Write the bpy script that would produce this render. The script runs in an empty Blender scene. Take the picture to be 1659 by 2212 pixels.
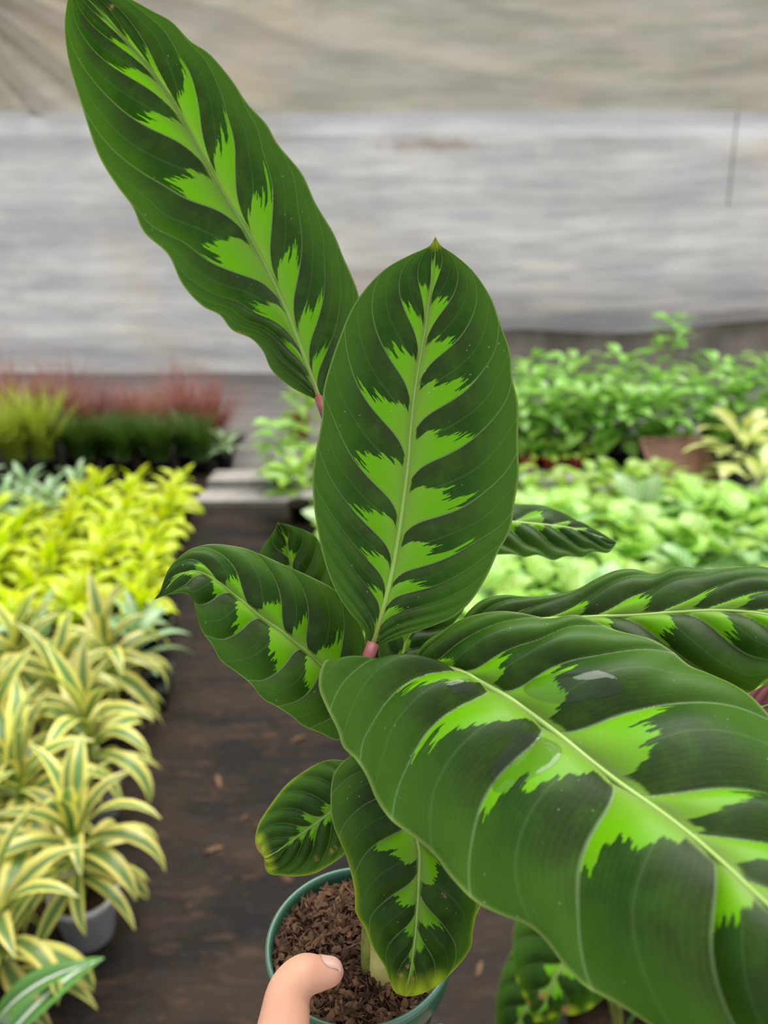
import bpy, bmesh, math, random
import numpy as np
from mathutils import Vector, noise as mnoise

R = math.radians
random.seed(11)
rng = np.random.default_rng(7)
C = bpy.context.scene.collection
scn = bpy.context.scene

# ------------------------------------------------------------------ camera, light, exposure
W_, H_ = 1659.0, 2212.0
F = 1597.6                       # focal length in pixels
CAM = np.array([0.0, 0.0, 1.25])
PITCH = R(19)
RIGHT = np.array([1.0, 0, 0])
UP = np.array([0, math.sin(PITCH), math.cos(PITCH)])
FWD = np.array([0, math.cos(PITCH), -math.sin(PITCH)])

cd = bpy.data.cameras.new('camera')
cam = bpy.data.objects.new('camera', cd); C.objects.link(cam)
cam.location = CAM; cam.rotation_euler = (R(90) - PITCH, 0, 0)
cd.sensor_fit = 'VERTICAL'; cd.sensor_height = 36.0; cd.sensor_width = 27.0
cd.lens = F / H_ * 36.0
cd.clip_start = 0.01; cd.clip_end = 100
cd.dof.use_dof = True; cd.dof.focus_distance = 0.372; cd.dof.aperture_fstop = 6.0
scn.camera = cam

world = bpy.data.worlds.new('world'); scn.world = world; world.use_nodes = True
wb = world.node_tree.nodes['Background']
wb.inputs[0].default_value = (0.96, 0.98, 1.0, 1); wb.inputs[1].default_value = 0.66
sd = bpy.data.lights.new('sun', 'SUN'); sd.energy = 3.7; sd.angle = R(50); sd.color = (1.0, 0.97, 0.90)
sun = bpy.data.objects.new('sun', sd); C.objects.link(sun)
sun.location = (0, 0, 6); sun.rotation_euler = (R(-20), R(10), 0)
vs = scn.view_settings
vs.view_transform = 'Standard'; vs.look = 'None'; vs.gamma = 1.0; vs.use_curve_mapping = False
vs.exposure = 0.62

# ------------------------------------------------------------------ helpers
def at(px, py, d):
    return CAM + d * FWD + (px - W_ / 2) / F * d * RIGHT - (py - H_ / 2) / F * d * UP
def on_plane(px, py, z):
    v = FWD + (px - W_ / 2) / F * RIGHT - (py - H_ / 2) / F * UP
    return CAM + v * ((z - CAM[2]) / v[2])
def proj(P):
    v = np.asarray(P) - CAM
    d = v @ FWD
    return W_ / 2 + F * (v @ RIGHT) / d, H_ / 2 - F * (v @ UP) / d
def lin(c):
    return tuple((x / 255 / 12.92 if x / 255 <= 0.04045 else ((x / 255 + 0.055) / 1.055) ** 2.4) for x in c[:3]) + (1.0,)

def mesh_obj(name, verts, faces, mat=None, parent=None, smooth=True):
    me = bpy.data.meshes.new(name)
    me.from_pydata([tuple(map(float, v)) for v in verts], [], faces)
    if smooth: me.polygons.foreach_set('use_smooth', [True] * len(me.polygons))
    if mat: me.materials.append(mat)
    o = bpy.data.objects.new(name, me); C.objects.link(o)
    if parent: o.parent = parent
    return o
def empty(name, loc, rz=0.0):
    o = bpy.data.objects.new(name, None); o.empty_display_size = 0.05
    o.location = [float(x) for x in loc]; o.rotation_euler = (0, 0, rz); C.objects.link(o); return o
def tag(o, label=None, cat=None, group=None, kind=None):
    if label: o['label'] = label
    if cat: o['category'] = cat
    if group: o['group'] = group
    if kind: o['kind'] = kind
    return o
def tube_data(pts, radii, n=10, cap=True):
    pts = np.asarray(pts, float); m = len(pts)
    radii = np.broadcast_to(np.asarray(radii, float), (m,))
    V, Fc = [], []
    tang = np.gradient(pts, axis=0); tang /= np.linalg.norm(tang, axis=1)[:, None] + 1e-12
    ref = np.array([0.31, 0.77, 0.55]); 
    nrm = np.cross(tang[0], ref); nrm /= np.linalg.norm(nrm)
    for i in range(m):
        nrm = nrm - tang[i] * (nrm @ tang[i]); nrm /= np.linalg.norm(nrm)
        b = np.cross(tang[i], nrm)
        for k in range(n):
            a = 2 * math.pi * k / n
            V.append(pts[i] + radii[i] * (math.cos(a) * nrm + math.sin(a) * b))
    for i in range(m - 1):
        for k in range(n):
            Fc.append((i * n + k, i * n + (k + 1) % n, (i + 1) * n + (k + 1) % n, (i + 1) * n + k))
    if cap:
        Fc.append(tuple(range(n - 1, -1, -1))); Fc.append(tuple((m - 1) * n + k for k in range(n)))
    return V, Fc
def lathe_data(prof, n=48):
    V, Fc = [], []
    for r, z in prof:
        for k in range(n):
            a = 2 * math.pi * k / n; V.append((r * math.cos(a), r * math.sin(a), z))
    for i in range(len(prof) - 1):
        for k in range(n):
            Fc.append((i * n + k, i * n + (k + 1) % n, (i + 1) * n + (k + 1) % n, (i + 1) * n + k))
    return V, Fc
def box_data(x0, x1, y0, y1, z0, z1):
    V = [(x0,y0,z0),(x1,y0,z0),(x1,y1,z0),(x0,y1,z0),(x0,y0,z1),(x1,y0,z1),(x1,y1,z1),(x0,y1,z1)]
    return V, [(3,2,1,0),(4,5,6,7),(0,1,5,4),(1,2,6,5),(2,3,7,6),(3,0,4,7)]
def merge(*parts):
    V, Fc = [], []
    for v, f in parts:
        o = len(V); V += list(v); Fc += [tuple(i + o for i in q) for q in f]
    return V, Fc
def spline(P, n):
    """centripetal Catmull-Rom through P, resampled at n points evenly along its length"""
    P = np.asarray(P, float)
    if len(P) == 2:
        s = np.linspace(0, 1, n)[:, None]; return P[0] * (1 - s) + P[1] * s
    Q = np.vstack([2 * P[0] - P[1], P, 2 * P[-1] - P[-2]])
    out = []
    for i in range(1, len(Q) - 2):
        p0, p1, p2, p3 = Q[i-1], Q[i], Q[i+1], Q[i+2]
        t0 = 0; t1 = t0 + np.linalg.norm(p1-p0)**.5 + 1e-9; t2 = t1 + np.linalg.norm(p2-p1)**.5 + 1e-9; t3 = t2 + np.linalg.norm(p3-p2)**.5 + 1e-9
        t = np.linspace(t1, t2, 24, endpoint=False)[:, None]
        A1 = (t1-t)/(t1-t0)*p0 + (t-t0)/(t1-t0)*p1
        A2 = (t2-t)/(t2-t1)*p1 + (t-t1)/(t2-t1)*p2
        A3 = (t3-t)/(t3-t2)*p2 + (t-t2)/(t3-t2)*p3
        B1 = (t2-t)/(t2-t0)*A1 + (t-t0)/(t2-t0)*A2
        B2 = (t3-t)/(t3-t1)*A2 + (t-t1)/(t3-t1)*A3
        out.append((t2-t)/(t2-t1)*B1 + (t-t1)/(t2-t1)*B2)
    out = np.vstack(out + [P[-1:]])
    L = np.concatenate([[0], np.cumsum(np.linalg.norm(np.diff(out, axis=0), axis=1))])
    s = np.linspace(0, L[-1], n)
    return np.stack([np.interp(s, L, out[:, k]) for k in range(out.shape[1])], axis=1)

# ------------------------------------------------------------------ materials
class NT:
    def __init__(s, name, rough=0.5, spec=0.5):
        s.m = bpy.data.materials.new(name); s.m.use_nodes = True
        s.t = s.m.node_tree; s.N = s.t.nodes; s.L = s.t.links
        s.p = s.N['Principled BSDF']; s.out = s.N['Material Output']
        s.p.inputs['Roughness'].default_value = rough
        s.p.inputs['Specular IOR Level'].default_value = spec
    def node(s, k, **kw):
        n = s.N.new(k)
        for a, b in kw.items(): setattr(n, a, b)
        return n
    def put(s, sock, v):
        if isinstance(v, bpy.types.NodeSocket): s.L.new(v, sock)
        else: sock.default_value = v
    def m2(s, op, a, b=0.0, c=None, clamp=False):
        n = s.node('ShaderNodeMath', operation=op, use_clamp=clamp)
        s.put(n.inputs[0], a); s.put(n.inputs[1], b)
        if c is not None: s.put(n.inputs[2], c)
        return n.outputs[0]
    def mr(s, v, a, b, c=0.0, d=1.0, smooth=True):
        n = s.node('ShaderNodeMapRange', interpolation_type='SMOOTHSTEP' if smooth else 'LINEAR')
        s.put(n.inputs['Value'], v)
        for k, x in (('From Min', a), ('From Max', b), ('To Min', c), ('To Max', d)): s.put(n.inputs[k], x)
        return n.outputs[0]
    def mix(s, f, a, b, mode='MIX'):
        n = s.node('ShaderNodeMix', data_type='RGBA', blend_type=mode)
        s.put(n.inputs[0], f); s.put(n.inputs[6], a); s.put(n.inputs[7], b)
        return n.outputs[2]
    def noise(s, vec=None, scale=5.0, detail=2.0, rough=0.5, dim='3D', w=None):
        n = s.node('ShaderNodeTexNoise', noise_dimensions=dim)
        if vec is not None and dim != '1D': s.put(n.inputs['Vector'], vec)
        if w is not None: s.put(n.inputs['W'], w)
        n.inputs['Scale'].default_value = scale; n.inputs['Detail'].default_value = detail
        n.inputs['Roughness'].default_value = rough
        return n.outputs[0]
    def white(s, w):
        n = s.node('ShaderNodeTexWhiteNoise', noise_dimensions='1D'); s.put(n.inputs['W'], w); return n.outputs[0]
    def uv(s, name):
        n = s.node('ShaderNodeUVMap'); n.uv_map = name
        q = s.node('ShaderNodeSeparateXYZ'); s.L.new(n.outputs[0], q.inputs[0]); return q.outputs[0], q.outputs[1]
    def obj(s, scale=(1, 1, 1)):
        n = s.node('ShaderNodeTexCoord'); mp = s.node('ShaderNodeMapping'); mp.inputs['Scale'].default_value = scale
        s.L.new(n.outputs['Object'], mp.inputs[0]); return mp.outputs[0]
    def bump(s, h, strength=0.3, dist=0.002):
        n = s.node('ShaderNodeBump'); n.inputs['Strength'].default_value = strength; n.inputs['Distance'].default_value = dist
        s.put(n.inputs['Height'], h); return n.outputs[0]
    def color(s, c): s.put(s.p.inputs['Base Color'], c)
    def translucent(s, col, fac, normal=None):
        tr = s.node('ShaderNodeBsdfTranslucent'); s.put(tr.inputs[0], col)
        if normal is not None: s.L.new(normal, tr.inputs['Normal'])
        mx = s.node('ShaderNodeMixShader'); s.put(mx.inputs[0], fac)
        s.L.new(s.p.outputs[0], mx.inputs[1]); s.L.new(tr.outputs[0], mx.inputs[2]); s.L.new(mx.outputs[0], s.out.inputs[0])

def plain(name, rgb, rough=0.5, spec=0.5, var=0.12, scale=60, bump=0.0):
    n = NT(name, rough, spec)
    f = n.noise(n.obj(), scale, 3)
    a = lin([min(255, c * (1 + var)) for c in rgb]); b = lin([c * (1 - var) for c in rgb])
    n.color(n.mix(n.mr(f, .3, .7), b, a))
    if bump: n.put(n.p.inputs['Normal'], n.bump(f, bump, 0.003))
    return n.m

def calathea_material():
    n = NT('calathea_leaf', 0.40, 0.20)
    u, ts = n.uv('blade'); wn, ext = n.uv('vein')
    t = n.m2('ABSOLUTE', ts)
    fr = n.m2('FRACT', wn); k = n.m2('FLOOR', wn)
    base = n.m2('POWER', n.m2('MAXIMUM', n.m2('SUBTRACT', 1.0, n.m2('DIVIDE', fr, 0.74)), 0.0), 0.85)
    T0 = n.m2('ADD', n.m2('MULTIPLY', ext, base), n.m2('MULTIPLY', ext, 0.085))
    teeth = n.white(n.m2('FLOOR', n.m2('MULTIPLY', wn, 15.0)))
    teeth2 = n.white(n.m2('FLOOR', n.m2('MULTIPLY', wn, 37.0)))
    slow = n.noise(dim='1D', w=wn, scale=6.0, detail=1)
    j = n.m2('ADD', n.m2('ADD', n.m2('MULTIPLY', n.m2('SUBTRACT', teeth, .6), .36), n.m2('MULTIPLY', n.m2('SUBTRACT', teeth2, .5), .20)), n.m2('MULTIPLY', n.m2('SUBTRACT', slow, .5), .5))
    T = n.m2('MULTIPLY', T0, n.m2('ADD', 1.0, j))
    patch = n.mr(n.m2('SUBTRACT', T, t), -0.012, 0.008)
    # ground colour of the blade
    mott = n.noise(n.obj(), 75, 5, .62)
    fine = n.noise(n.obj(), 420, 2)
    A = n.mix(n.mr(fr, .35, .95), lin((28, 64, 3)), lin((40, 58, 16)))
    outer = n.mix(mott, lin((44, 86, 6)), lin((74, 114, 26)))
    ground = n.mix(n.mr(t, .42, .95), A, outer)
    ground = n.mix(n.m2('MULTIPLY', n.mr(mott, .42, .68), .5), ground, lin((52, 92, 6)))
    lightc = n.mix(n.mr(n.m2('DIVIDE', t, n.m2('MAXIMUM', ext, .05)), .05, .55), lin((116, 158, 52)), lin((100, 168, 0)))
    lightc = n.mix(n.m2('MULTIPLY', mott, .4), lightc, lin((108, 168, 10)))
    col = n.mix(patch, ground, lightc)
    # veins
    dv = n.m2('MINIMUM', fr, n.m2('SUBTRACT', 1.0, fr))
    vein = n.mr(dv, 0.006, 0.032, 1, 0)
    f3 = n.m2('FRACT', n.m2('MULTIPLY', wn, 2.0)); d3 = n.m2('MINIMUM', f3, n.m2('SUBTRACT', 1.0, f3))
    v3 = n.mr(d3, 0.012, 0.04, 1, 0)
    f17 = n.m2('FRACT', n.m2('MULTIPLY', wn, 17.0)); d17 = n.m2('MINIMUM', f17, n.m2('SUBTRACT', 1.0, f17))
    v17 = n.mr(d17, 0.05, 0.25, 1, 0)
    vcol = lin((122, 148, 100))
    col = n.mix(n.m2('MULTIPLY', v17, .03), col, vcol)
    col = n.mix(n.m2('MULTIPLY', v3, .13), col, vcol)
    col = n.mix(n.m2('MULTIPLY', vein, n.mr(t, .0, 1.0, .6, .3)), col, vcol)
    mid = n.mr(t, 0.022, 0.06, 1, 0)
    col = n.mix(n.m2('MULTIPLY', mid, .8), col, lin((122, 150, 74)))
    col = n.mix(n.mr(t, .972, .998, 0, .55), col, lin((140, 160, 84)))
    vo = n.node('ShaderNodeTexVoronoi'); vo.inputs['Scale'].default_value = 190; n.L.new(n.obj(), vo.inputs['Vector'])
    dust = n.m2('MULTIPLY', n.mr(vo.outputs['Distance'], .05, .085, 1, 0), n.mr(n.noise(n.obj(), 30, 1), .5, .6))
    col = n.mix(n.m2('MULTIPLY', dust, .38), col, lin((190, 196, 180)))
    at_ = n.node('ShaderNodeAttribute'); at_.attribute_name = 'yellow'
    col = n.mix(at_.outputs['Fac'], col, lin((168, 190, 40)))
    ab = n.node('ShaderNodeAttribute'); ab.attribute_name = 'blemish'
    col = n.mix(ab.outputs['Fac'], col, n.mix(fine, lin((186, 150, 96)), lin((120, 84, 60))))
    geo = n.node('ShaderNodeNewGeometry')
    under = n.mix(n.m2('MULTIPLY', v17, .2), lin((112, 58, 68)), lin((92, 82, 62)))
    c2 = n.mix(geo.outputs['Backfacing'], col, under)
    n.color(c2)
    h = n.m2('ADD', n.m2('MULTIPLY', v17, -.03), n.m2('ADD', n.m2('MULTIPLY', fine, .5), n.m2('MULTIPLY', vein, -1.0)))
    bn = n.bump(h, .35, .0005)
    n.put(n.p.inputs['Normal'], bn)
    n.put(n.p.inputs['Roughness'], n.mr(patch, 0, 1, .46, .38))
    n.p.inputs['Sheen Weight'].default_value = 0.0
    tc = n.mix(1.0, c2, (1.35, 1.45, .75, 1), 'MULTIPLY')
    n.translucent(tc, .30)
    return n.m
M_CAL = calathea_material()
M_RIB = NT('leaf_rib', .42, .4)
_u, _t = M_RIB.uv('rib')
M_RIB.color(M_RIB.mix(M_RIB.mr(_u, 0, .16), lin((106, 108, 38)), M_RIB.mix(_t, lin((116, 156, 56)), lin((146, 176, 88)))))
M_RIB = M_RIB.m
M_PETIOLE = plain('petiole_red', (122, 66, 66), .45, .4, .18, 90)
M_PETIOLE_G = plain('petiole_green', (120, 128, 62), .45, .4, .15, 90)
M_SHEATH = plain('pale_sheath', (186, 180, 110), .5, .4, .1, 80)
M_POT = plain('green_pot_plastic', (46, 92, 72), .36, .5, .06, 25)
M_BLACK = plain('black_plastic', (26, 26, 28), .4, .5, .15, 30)
M_WHITEPOT = plain('white_pot_plastic', (205, 205, 212), .4, .5, .04, 20)
M_REDPOT = plain('red_pot_plastic', (150, 52, 38), .5, .4, .1, 30)
M_SOIL = plain('dark_soil', (44, 31, 23), .9, .2, .45, 240, .8)

# ------------------------------------------------------------------ setting
def floor_mat():
    n = NT('weed_mat', .75, .12)
    v = n.obj((1.0, 3.2, 1.0))
    a = n.noise(v, 2.2, 4, .6); b = n.noise(v, 9, 4, .65); c = n.noise(n.obj((1, 1.6, 1)), 34, 3, .6); d = n.noise(n.obj((1, 1.8, 1)), 11, 2)
    col = n.mix(n.mr(a, .35, .66), lin((20, 18, 18)), lin((46, 36, 29)))
    col = n.mix(n.mr(b, .5, .72), col, lin((64, 51, 42)))
    col = n.mix(n.m2('MULTIPLY', n.mr(c, .62, .75), .5), col, lin((92, 72, 55)))
    col = n.mix(n.m2('MULTIPLY', n.mr(d, .68, .76), .7), col, lin((108, 74, 48)))
    w = n.node('ShaderNodeTexWave', wave_type='BANDS', bands_direction='Y'); w.inputs['Scale'].default_value = 90
    n.L.new(n.obj(), w.inputs[0])
    n.color(n.mix(n.m2('MULTIPLY', w.outputs['Fac'], .18), col, lin((40, 38, 38))))
    n.put(n.p.inputs['Roughness'], n.mr(b, .3, .7, .55, .85))
    n.put(n.p.inputs['Normal'], n.bump(n.m2('ADD', b, c), .5, .01))
    return n.m
fl = mesh_obj('floor', *box_data(-13, 13, -1.5, 3.72, -.06, 0), floor_mat(), smooth=False)
tag(fl, 'dark brown woven ground cloth of the aisle', kind='structure')

fl2 = mesh_obj('floor', *box_data(-13, -1.0, 3.72, 5.3, -.06, .02), fl.data.materials[0], smooth=False)
tag(fl2, 'dark ground cloth under the grasses at the far left', kind='structure')
def grey_floor_mat():
    n = NT('grey_ground_sheet', .7, .15)
    v = n.obj((.6, 5.0, 1.0))
    a = n.noise(v, 2.0, 4, .6); b = n.noise(v, 7, 3)
    col = n.mix(n.mr(a, .3, .7), lin((92, 88, 86)), lin((130, 126, 124)))
    n.color(n.mix(n.mr(b, .55, .75, 0, .6), col, lin((74, 69, 67))))
    n.put(n.p.inputs['Normal'], n.bump(b, .4, .02))
    return n.m
fb = mesh_obj('floor', *box_data(-13, 13, 3.9, 8.9, -.06, .015), grey_floor_mat(), smooth=False)
tag(fb, 'pale grey streaked ground behind the beds', kind='structure')
M_CURB = plain('white_curb', (150, 145, 141), .7, .2, .08, 12)
for j, (y0, y1, z) in enumerate(((3.72, 3.90, .03), (4.02, 4.24, .055))):
    o = mesh_obj('trim_%d' % (j + 1), *box_data(-1.0, 1.2, y0, y1, -.05, z), M_CURB, smooth=False)
    tag(o, ('nearer' if j == 0 else 'farther') + ' pale board across the end of the aisle', kind='structure')

def sheet_mat(name, c0, c1, c2, stain=None):
    n = NT(name, .42, .5)
    v = n.obj((.55, 1, 2.6)); vv = n.obj((1.2, 1, .5)); vb = n.obj((.45, 1, .55))
    a = n.noise(v, 1.6, 5, .62); b = n.noise(vv, 1.3, 3, .5); d = n.noise(vb, 1.4, 3, .5)
    col = n.mix(n.mr(a, .3, .7), lin(c0), lin(c1))
    col = n.mix(n.m2('MULTIPLY', n.mr(b, .40, .66), .28), col, lin(c2))
    col = n.mix(n.m2('MULTIPLY', n.mr(d, .5, .72), .45), col, lin((196, 176, 152)))
    if stain:
        tcn = n.node('ShaderNodeTexCoord'); sp = n.node('ShaderNodeSeparateXYZ'); n.L.new(tcn.outputs['Object'], sp.inputs[0])
        ex_ = n.m2('DIVIDE', n.m2('SUBTRACT', sp.outputs[0], stain[0]), .62); ez_ = n.m2('DIVIDE', n.m2('SUBTRACT', sp.outputs[2], stain[1]), .075)
        rr_ = n.m2('ADD', n.m2('SQRT', n.m2('ADD', n.m2('MULTIPLY', ex_, ex_), n.m2('MULTIPLY', ez_, ez_))), n.m2('MULTIPLY', n.m2('SUBTRACT', n.noise(n.obj(), 5, 3), .5), 1.6))
        col = n.mix(n.mr(rr_, .3, 1.1, .55, 0), col, lin((142, 112, 90)))
    n.color(col)
    hz = n.noise(n.obj((.5, 1, 5.5)), 3.0, 4, .6)
    n.put(n.p.inputs['Normal'], n.bump(hz, .42, .08))
    n.translucent(col, .35)
    return n.m
M_SHEET_LO = sheet_mat('grey_plastic_sheet', (176, 174, 172), (208, 206, 202), (160, 164, 170), stain=(.55, 2.34))
M_SHEET_HI = sheet_mat('tan_plastic_sheet', (150, 147, 132), (182, 176, 162), (164, 158, 138))
M_HEM = sheet_mat('pale_hem_sheet', (206, 206, 206), (222, 222, 220), (200, 200, 202))
YW = 8.4
def sheet(name, zfun_top, zfun_bot, disp, mat, nx=300, nz=90, x0=-13, x1=13):
    V, Fc = [], []
    for i in range(nx + 1):
        x = x0 + (x1 - x0) * i / nx
        a, b = zfun_bot(x), zfun_top(x)
        for k in range(nz + 1):
            z = a + (b - a) * k / nz
            V.append((x, YW + disp(x, z), z))
    for i in range(nx):
        for k in range(nz):
            q = i * (nz + 1) + k
            Fc.append((q, q + nz + 1, q + nz + 2, q + 1))
    return mesh_obj(name, V, Fc, mat)
def sm(a, b, x):
    t = min(1, max(0, (x - a) / (b - a))); return t * t * (3 - 2 * t)
def nz3(x, y, z): return mnoise.noise(Vector((x, y, z)))
def disp_lo(x, z):
    sag = z + .05 * math.sin(x * .8 + 1) - .10 * sm(0, 5, x) * (x - 1) * .4
    return .035 * nz3(x * .5, 1.3, sag * 7) + .05 * nz3(x * .8, 4.2, sag * 2.6) + .02 * nz3(x * 1.6 + sag * 2, 9, sag * 14) + .06 * math.exp(-((z - .35 - .3 * sm(0, 2, x)) / .12) ** 2)
def disp_hi(x, z):
    # folds fan out from a gathered corner at the upper left and hang in swags on the right
    ax, az = -4.9, 4.3
    ang = math.atan2(az - z, x - ax)
    rad = math.hypot(x - ax, z - az)
    fan = math.sin(ang * 34) * .17 * math.exp(-rad / 2.4) + math.sin(ang * 61 + 1) * .08 * math.exp(-rad / 2.6)
    sw = z - 3.0 - .05 * (x - 2.2) ** 2
    swag = .10 * nz3(x * .35, 2.0, sw * 4.4) * sm(-1.5, 1, x) + .05 * nz3(x * .7, 6.0, sw * 9)
    return .03 + fan + swag
bot = lambda x: .02 + .46 * sm(-.6, 1.6, x) + .03 * math.sin(x * 1.7) + .10 * sm(2.2, 4.6, x)
wl = sheet('wall_back', lambda x: 2.43 + .02 * math.sin(x * 1.1 + 1), bot, disp_lo, M_SHEET_LO)
tag(wl, 'grey white plastic sheeting wall with horizontal creases', kind='structure')
hi = sheet('upper_sheet', lambda x: 6.5, lambda x: 2.60 + .02 * math.sin(x * .9), disp_hi, M_SHEET_HI, nz=110)
hi.location = (0, .0, 0); hi.parent = wl; tag(hi, 'tan tinted upper plastic sheet hanging in swags')
hem = sheet('hem_strip', lambda x: 2.64 + .02 * math.sin(x * .9), lambda x: 2.41 + .02 * math.sin(x * 1.1 + 1), lambda x, z: -.03 + .015 * nz3(x * .8, 3, z * 6), M_HEM, nz=10)
hem.parent = wl; tag(hem, 'whiter seam strip where the two sheets meet')
M_BASE = plain('grey_base_wall', (142, 134, 124), .8, .3, .14, 2.5)
bw = mesh_obj('wall_base', *box_data(-.2, 13, 8.62, 8.9, -.02, 1.0), M_BASE, smooth=False)
tag(bw, 'low grey brown wall showing under the plastic sheet', kind='structure')
cable = mesh_obj('hanging_cord', *tube_data([(3.53, YW - .12, 2.62), (3.545, YW - .12, 2.2), (3.56, YW - .13, 1.75)], .006, 6), M_BLACK)
tag(cable, 'thin dark cord hanging against the plastic wall', 'cord')

# ------------------------------------------------------------------ the plant in the hand
RIM = at(776, 2028, .42)
POT_H = .092
plant_base = RIM - np.array([0, 0, POT_H])
plant = empty('potted_calathea', plant_base)
tag(plant, 'green calathea with feathered light markings in a small green pot held by a hand', 'plant')
O0 = plant_base

FE = lambda t: .058 * (1 - np.exp(-t / .075)) + .125 * t + .10 * t ** 3
def cal_leaf(label, mid, ea, eb, da=0., db=0., apex_a=(), apex_b=(), fs=1., ext=.45, n_veins=9, bulge=.03, corr=0.00144,
             seed=0, owner=None, origin=None, spots=(), yellow=(), fade=None, rib=.0017, nu=220, nt=34, groove=.0016):
    owner = owner or plant; origin = O0 if origin is None else origin
    mid = np.array(mid, float)
    M2 = spline(mid, nu + 1)
    Mw = np.array([at(*p) for p in M2])
    L = np.concatenate([[0], np.cumsum(np.linalg.norm(np.diff(Mw, axis=0), axis=1))]); L /= L[-1]
    us = np.linspace(0, 1, nu + 1)
    M2 = np.stack([np.interp(us, L, M2[:, k]) for k in range(3)], 1); Mw = np.array([at(*p) for p in M2])
    dm = M2[:, 2]
    sides = []
    for edge, dd in ((ea, da), (eb, db)):
        e = spline(np.vstack([mid[0, :2], np.array([p[:2] for p in edge], float), mid[-1, :2]]), nu + 1)
        for _ in range(2):
            d = dm + dd * np.sin(np.pi * us) ** .7
            Ew = np.array([at(e[i, 0], e[i, 1], d[i]) for i in range(nu + 1)])
            L = np.concatenate([[0], np.cumsum(np.linalg.norm(np.diff(Ew, axis=0), axis=1))]); L /= L[-1]
            e = np.stack([np.interp(us, L, e[:, k]) for k in range(2)], 1)
        d = dm + dd * np.sin(np.pi * us) ** .7
        sides.append(np.array([at(e[i, 0], e[i, 1], d[i]) for i in range(nu + 1)]))
    tan = np.gradient(Mw, axis=0)
    ts = np.linspace(0, 1, nt + 1)
    grids, W_idx, EXT = [], [], []
    for si, (E, apex) in enumerate(zip(sides, (apex_a, apex_b))):
        ch = E - Mw
        nrm = np.cross(tan, ch); nl = np.linalg.norm(nrm, axis=1); nrm = nrm / (nl[:, None] + 1e-12)
        ok = nl > 1e-9
        flip = np.sign(np.einsum('ij,ij->i', nrm, CAM - Mw)); nrm = nrm * flip[:, None]
        k9 = np.ones(15) / 15
        nrm = np.stack([np.convolve(np.pad(nrm[:, c], 7, mode='edge'), k9, 'valid') for c in range(3)], 1)
        nrm /= np.linalg.norm(nrm, axis=1)[:, None] + 1e-12
        cl = np.linalg.norm(ch, axis=1)
        P = Mw[:, None] + ch[:, None] * ts[None, :, None]
        P = P + nrm[:, None] * (bulge * cl[:, None] * np.sin(np.pi * ts ** .85)[None])[..., None]
        w = us[:, None] - fs * FE(ts)[None, :]
        if len(apex):
            px, py = proj(P.reshape(-1, 3)); px = px.reshape(P.shape[:2]); py = py.reshape(P.shape[:2])
            pts = []
            for ax, ay in apex:
                q = np.argmin((px - ax) ** 2 + (py - ay) ** 2); i, j = np.unravel_index(q, px.shape)
                pts.append((w[i, j], max(ts[j], .12)))
            pts.sort()
            wk = [pts[0][0]]; tk = [pts[0][1]]
            for a, b in pts[1:]:
                if a > wk[-1] + .02: wk.append(a); tk.append(b)
            if len(wk) > 1:
                dl = wk[1] - wk[0]; dr = wk[-1] - wk[-2]
            else: dl = dr = 1.0 / n_veins
            dl = min(dl, .14); dr = min(dr, .12)
            pre = [wk[0] - dl * i for i in range(6, 0, -1)]; post = [wk[-1] + dr * i for i in range(1, 14)]
            wk = pre + wk + post; tk = [tk[0] * .55 ** i for i in range(6, 0, -1)] + tk + [tk[-1] * .55 ** i for i in range(1, 14)]
            idx = np.interp(w, wk, np.arange(len(wk))); ex = np.interp(idx, np.arange(len(wk)), tk)
        else:
            idx = (w + 1) * n_veins + .37 * si
            u0 = w
            ex = ext * np.clip(np.sin(np.pi * np.clip(u0 + .05, 0, 1)) * 1.3, .1, 1)
        fr = idx - np.floor(idx)
        env = np.sin(np.pi * np.clip(ts, 0, 1) ** .8)[None] ** .6 * np.sin(np.pi * us)[:, None] ** .5
        hgt = corr * env * (np.abs(np.sin(np.pi * fr)) ** .8 * 2 - 1.0) 
        hgt = hgt - groove * np.exp(-(ts / .07) ** 2)[None] * np.sin(np.pi * us)[:, None] ** .4
        P = P + nrm[:, None] * hgt[..., None]
        grids.append(P); W_idx.append(idx + 40 * si + 100 * seed); EXT.append(ex)
    # average the shared midrib line
    m = (grids[0][:, 0] + grids[1][:, 0]) / 2; grids[0][:, 0] = m; grids[1][:, 0] = m
    V = np.vstack([grids[0].reshape(-1, 3), grids[1][:, 1:].reshape(-1, 3)]) - origin
    n0 = (nu + 1) * (nt + 1)
    def vid(si, i, j):
        if si == 0 or j == 0: return i * (nt + 1) + j
        return n0 + i * nt + (j - 1)
    faces, uvs, uvw = [], [], []
    # which winding turns the upper side to the viewer
    for si in (0, 1):
        G = grids[si]; i, j = nu // 2, nt // 2
        nn = np.cross(G[i + 1, j] - G[i, j], G[i, j + 1] - G[i, j]); keep = nn @ (CAM - G[i, j]) > 0
        for i in range(nu):
            for j in range(nt):
                q = [(i, j), (i + 1, j), (i + 1, j + 1), (i, j + 1)]
                if not keep: q = q[::-1]
                faces.append([vid(si, *c) for c in q])
                for a, b in q:
                    uvs += [us[a], ts[b] * (1 if si == 0 else -1)]
                    uvw += [W_idx[si][a, b], EXT[si][a, b]]
    o = mesh_obj('leaf', V, faces, M_CAL, owner)
    me = o.data
    l1 = me.uv_layers.new(name='blade'); l1.data.foreach_set('uv', uvs)
    l2 = me.uv_layers.new(name='vein'); l2.data.foreach_set('uv', uvw)
    PX, PY = proj(V + origin)
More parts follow.
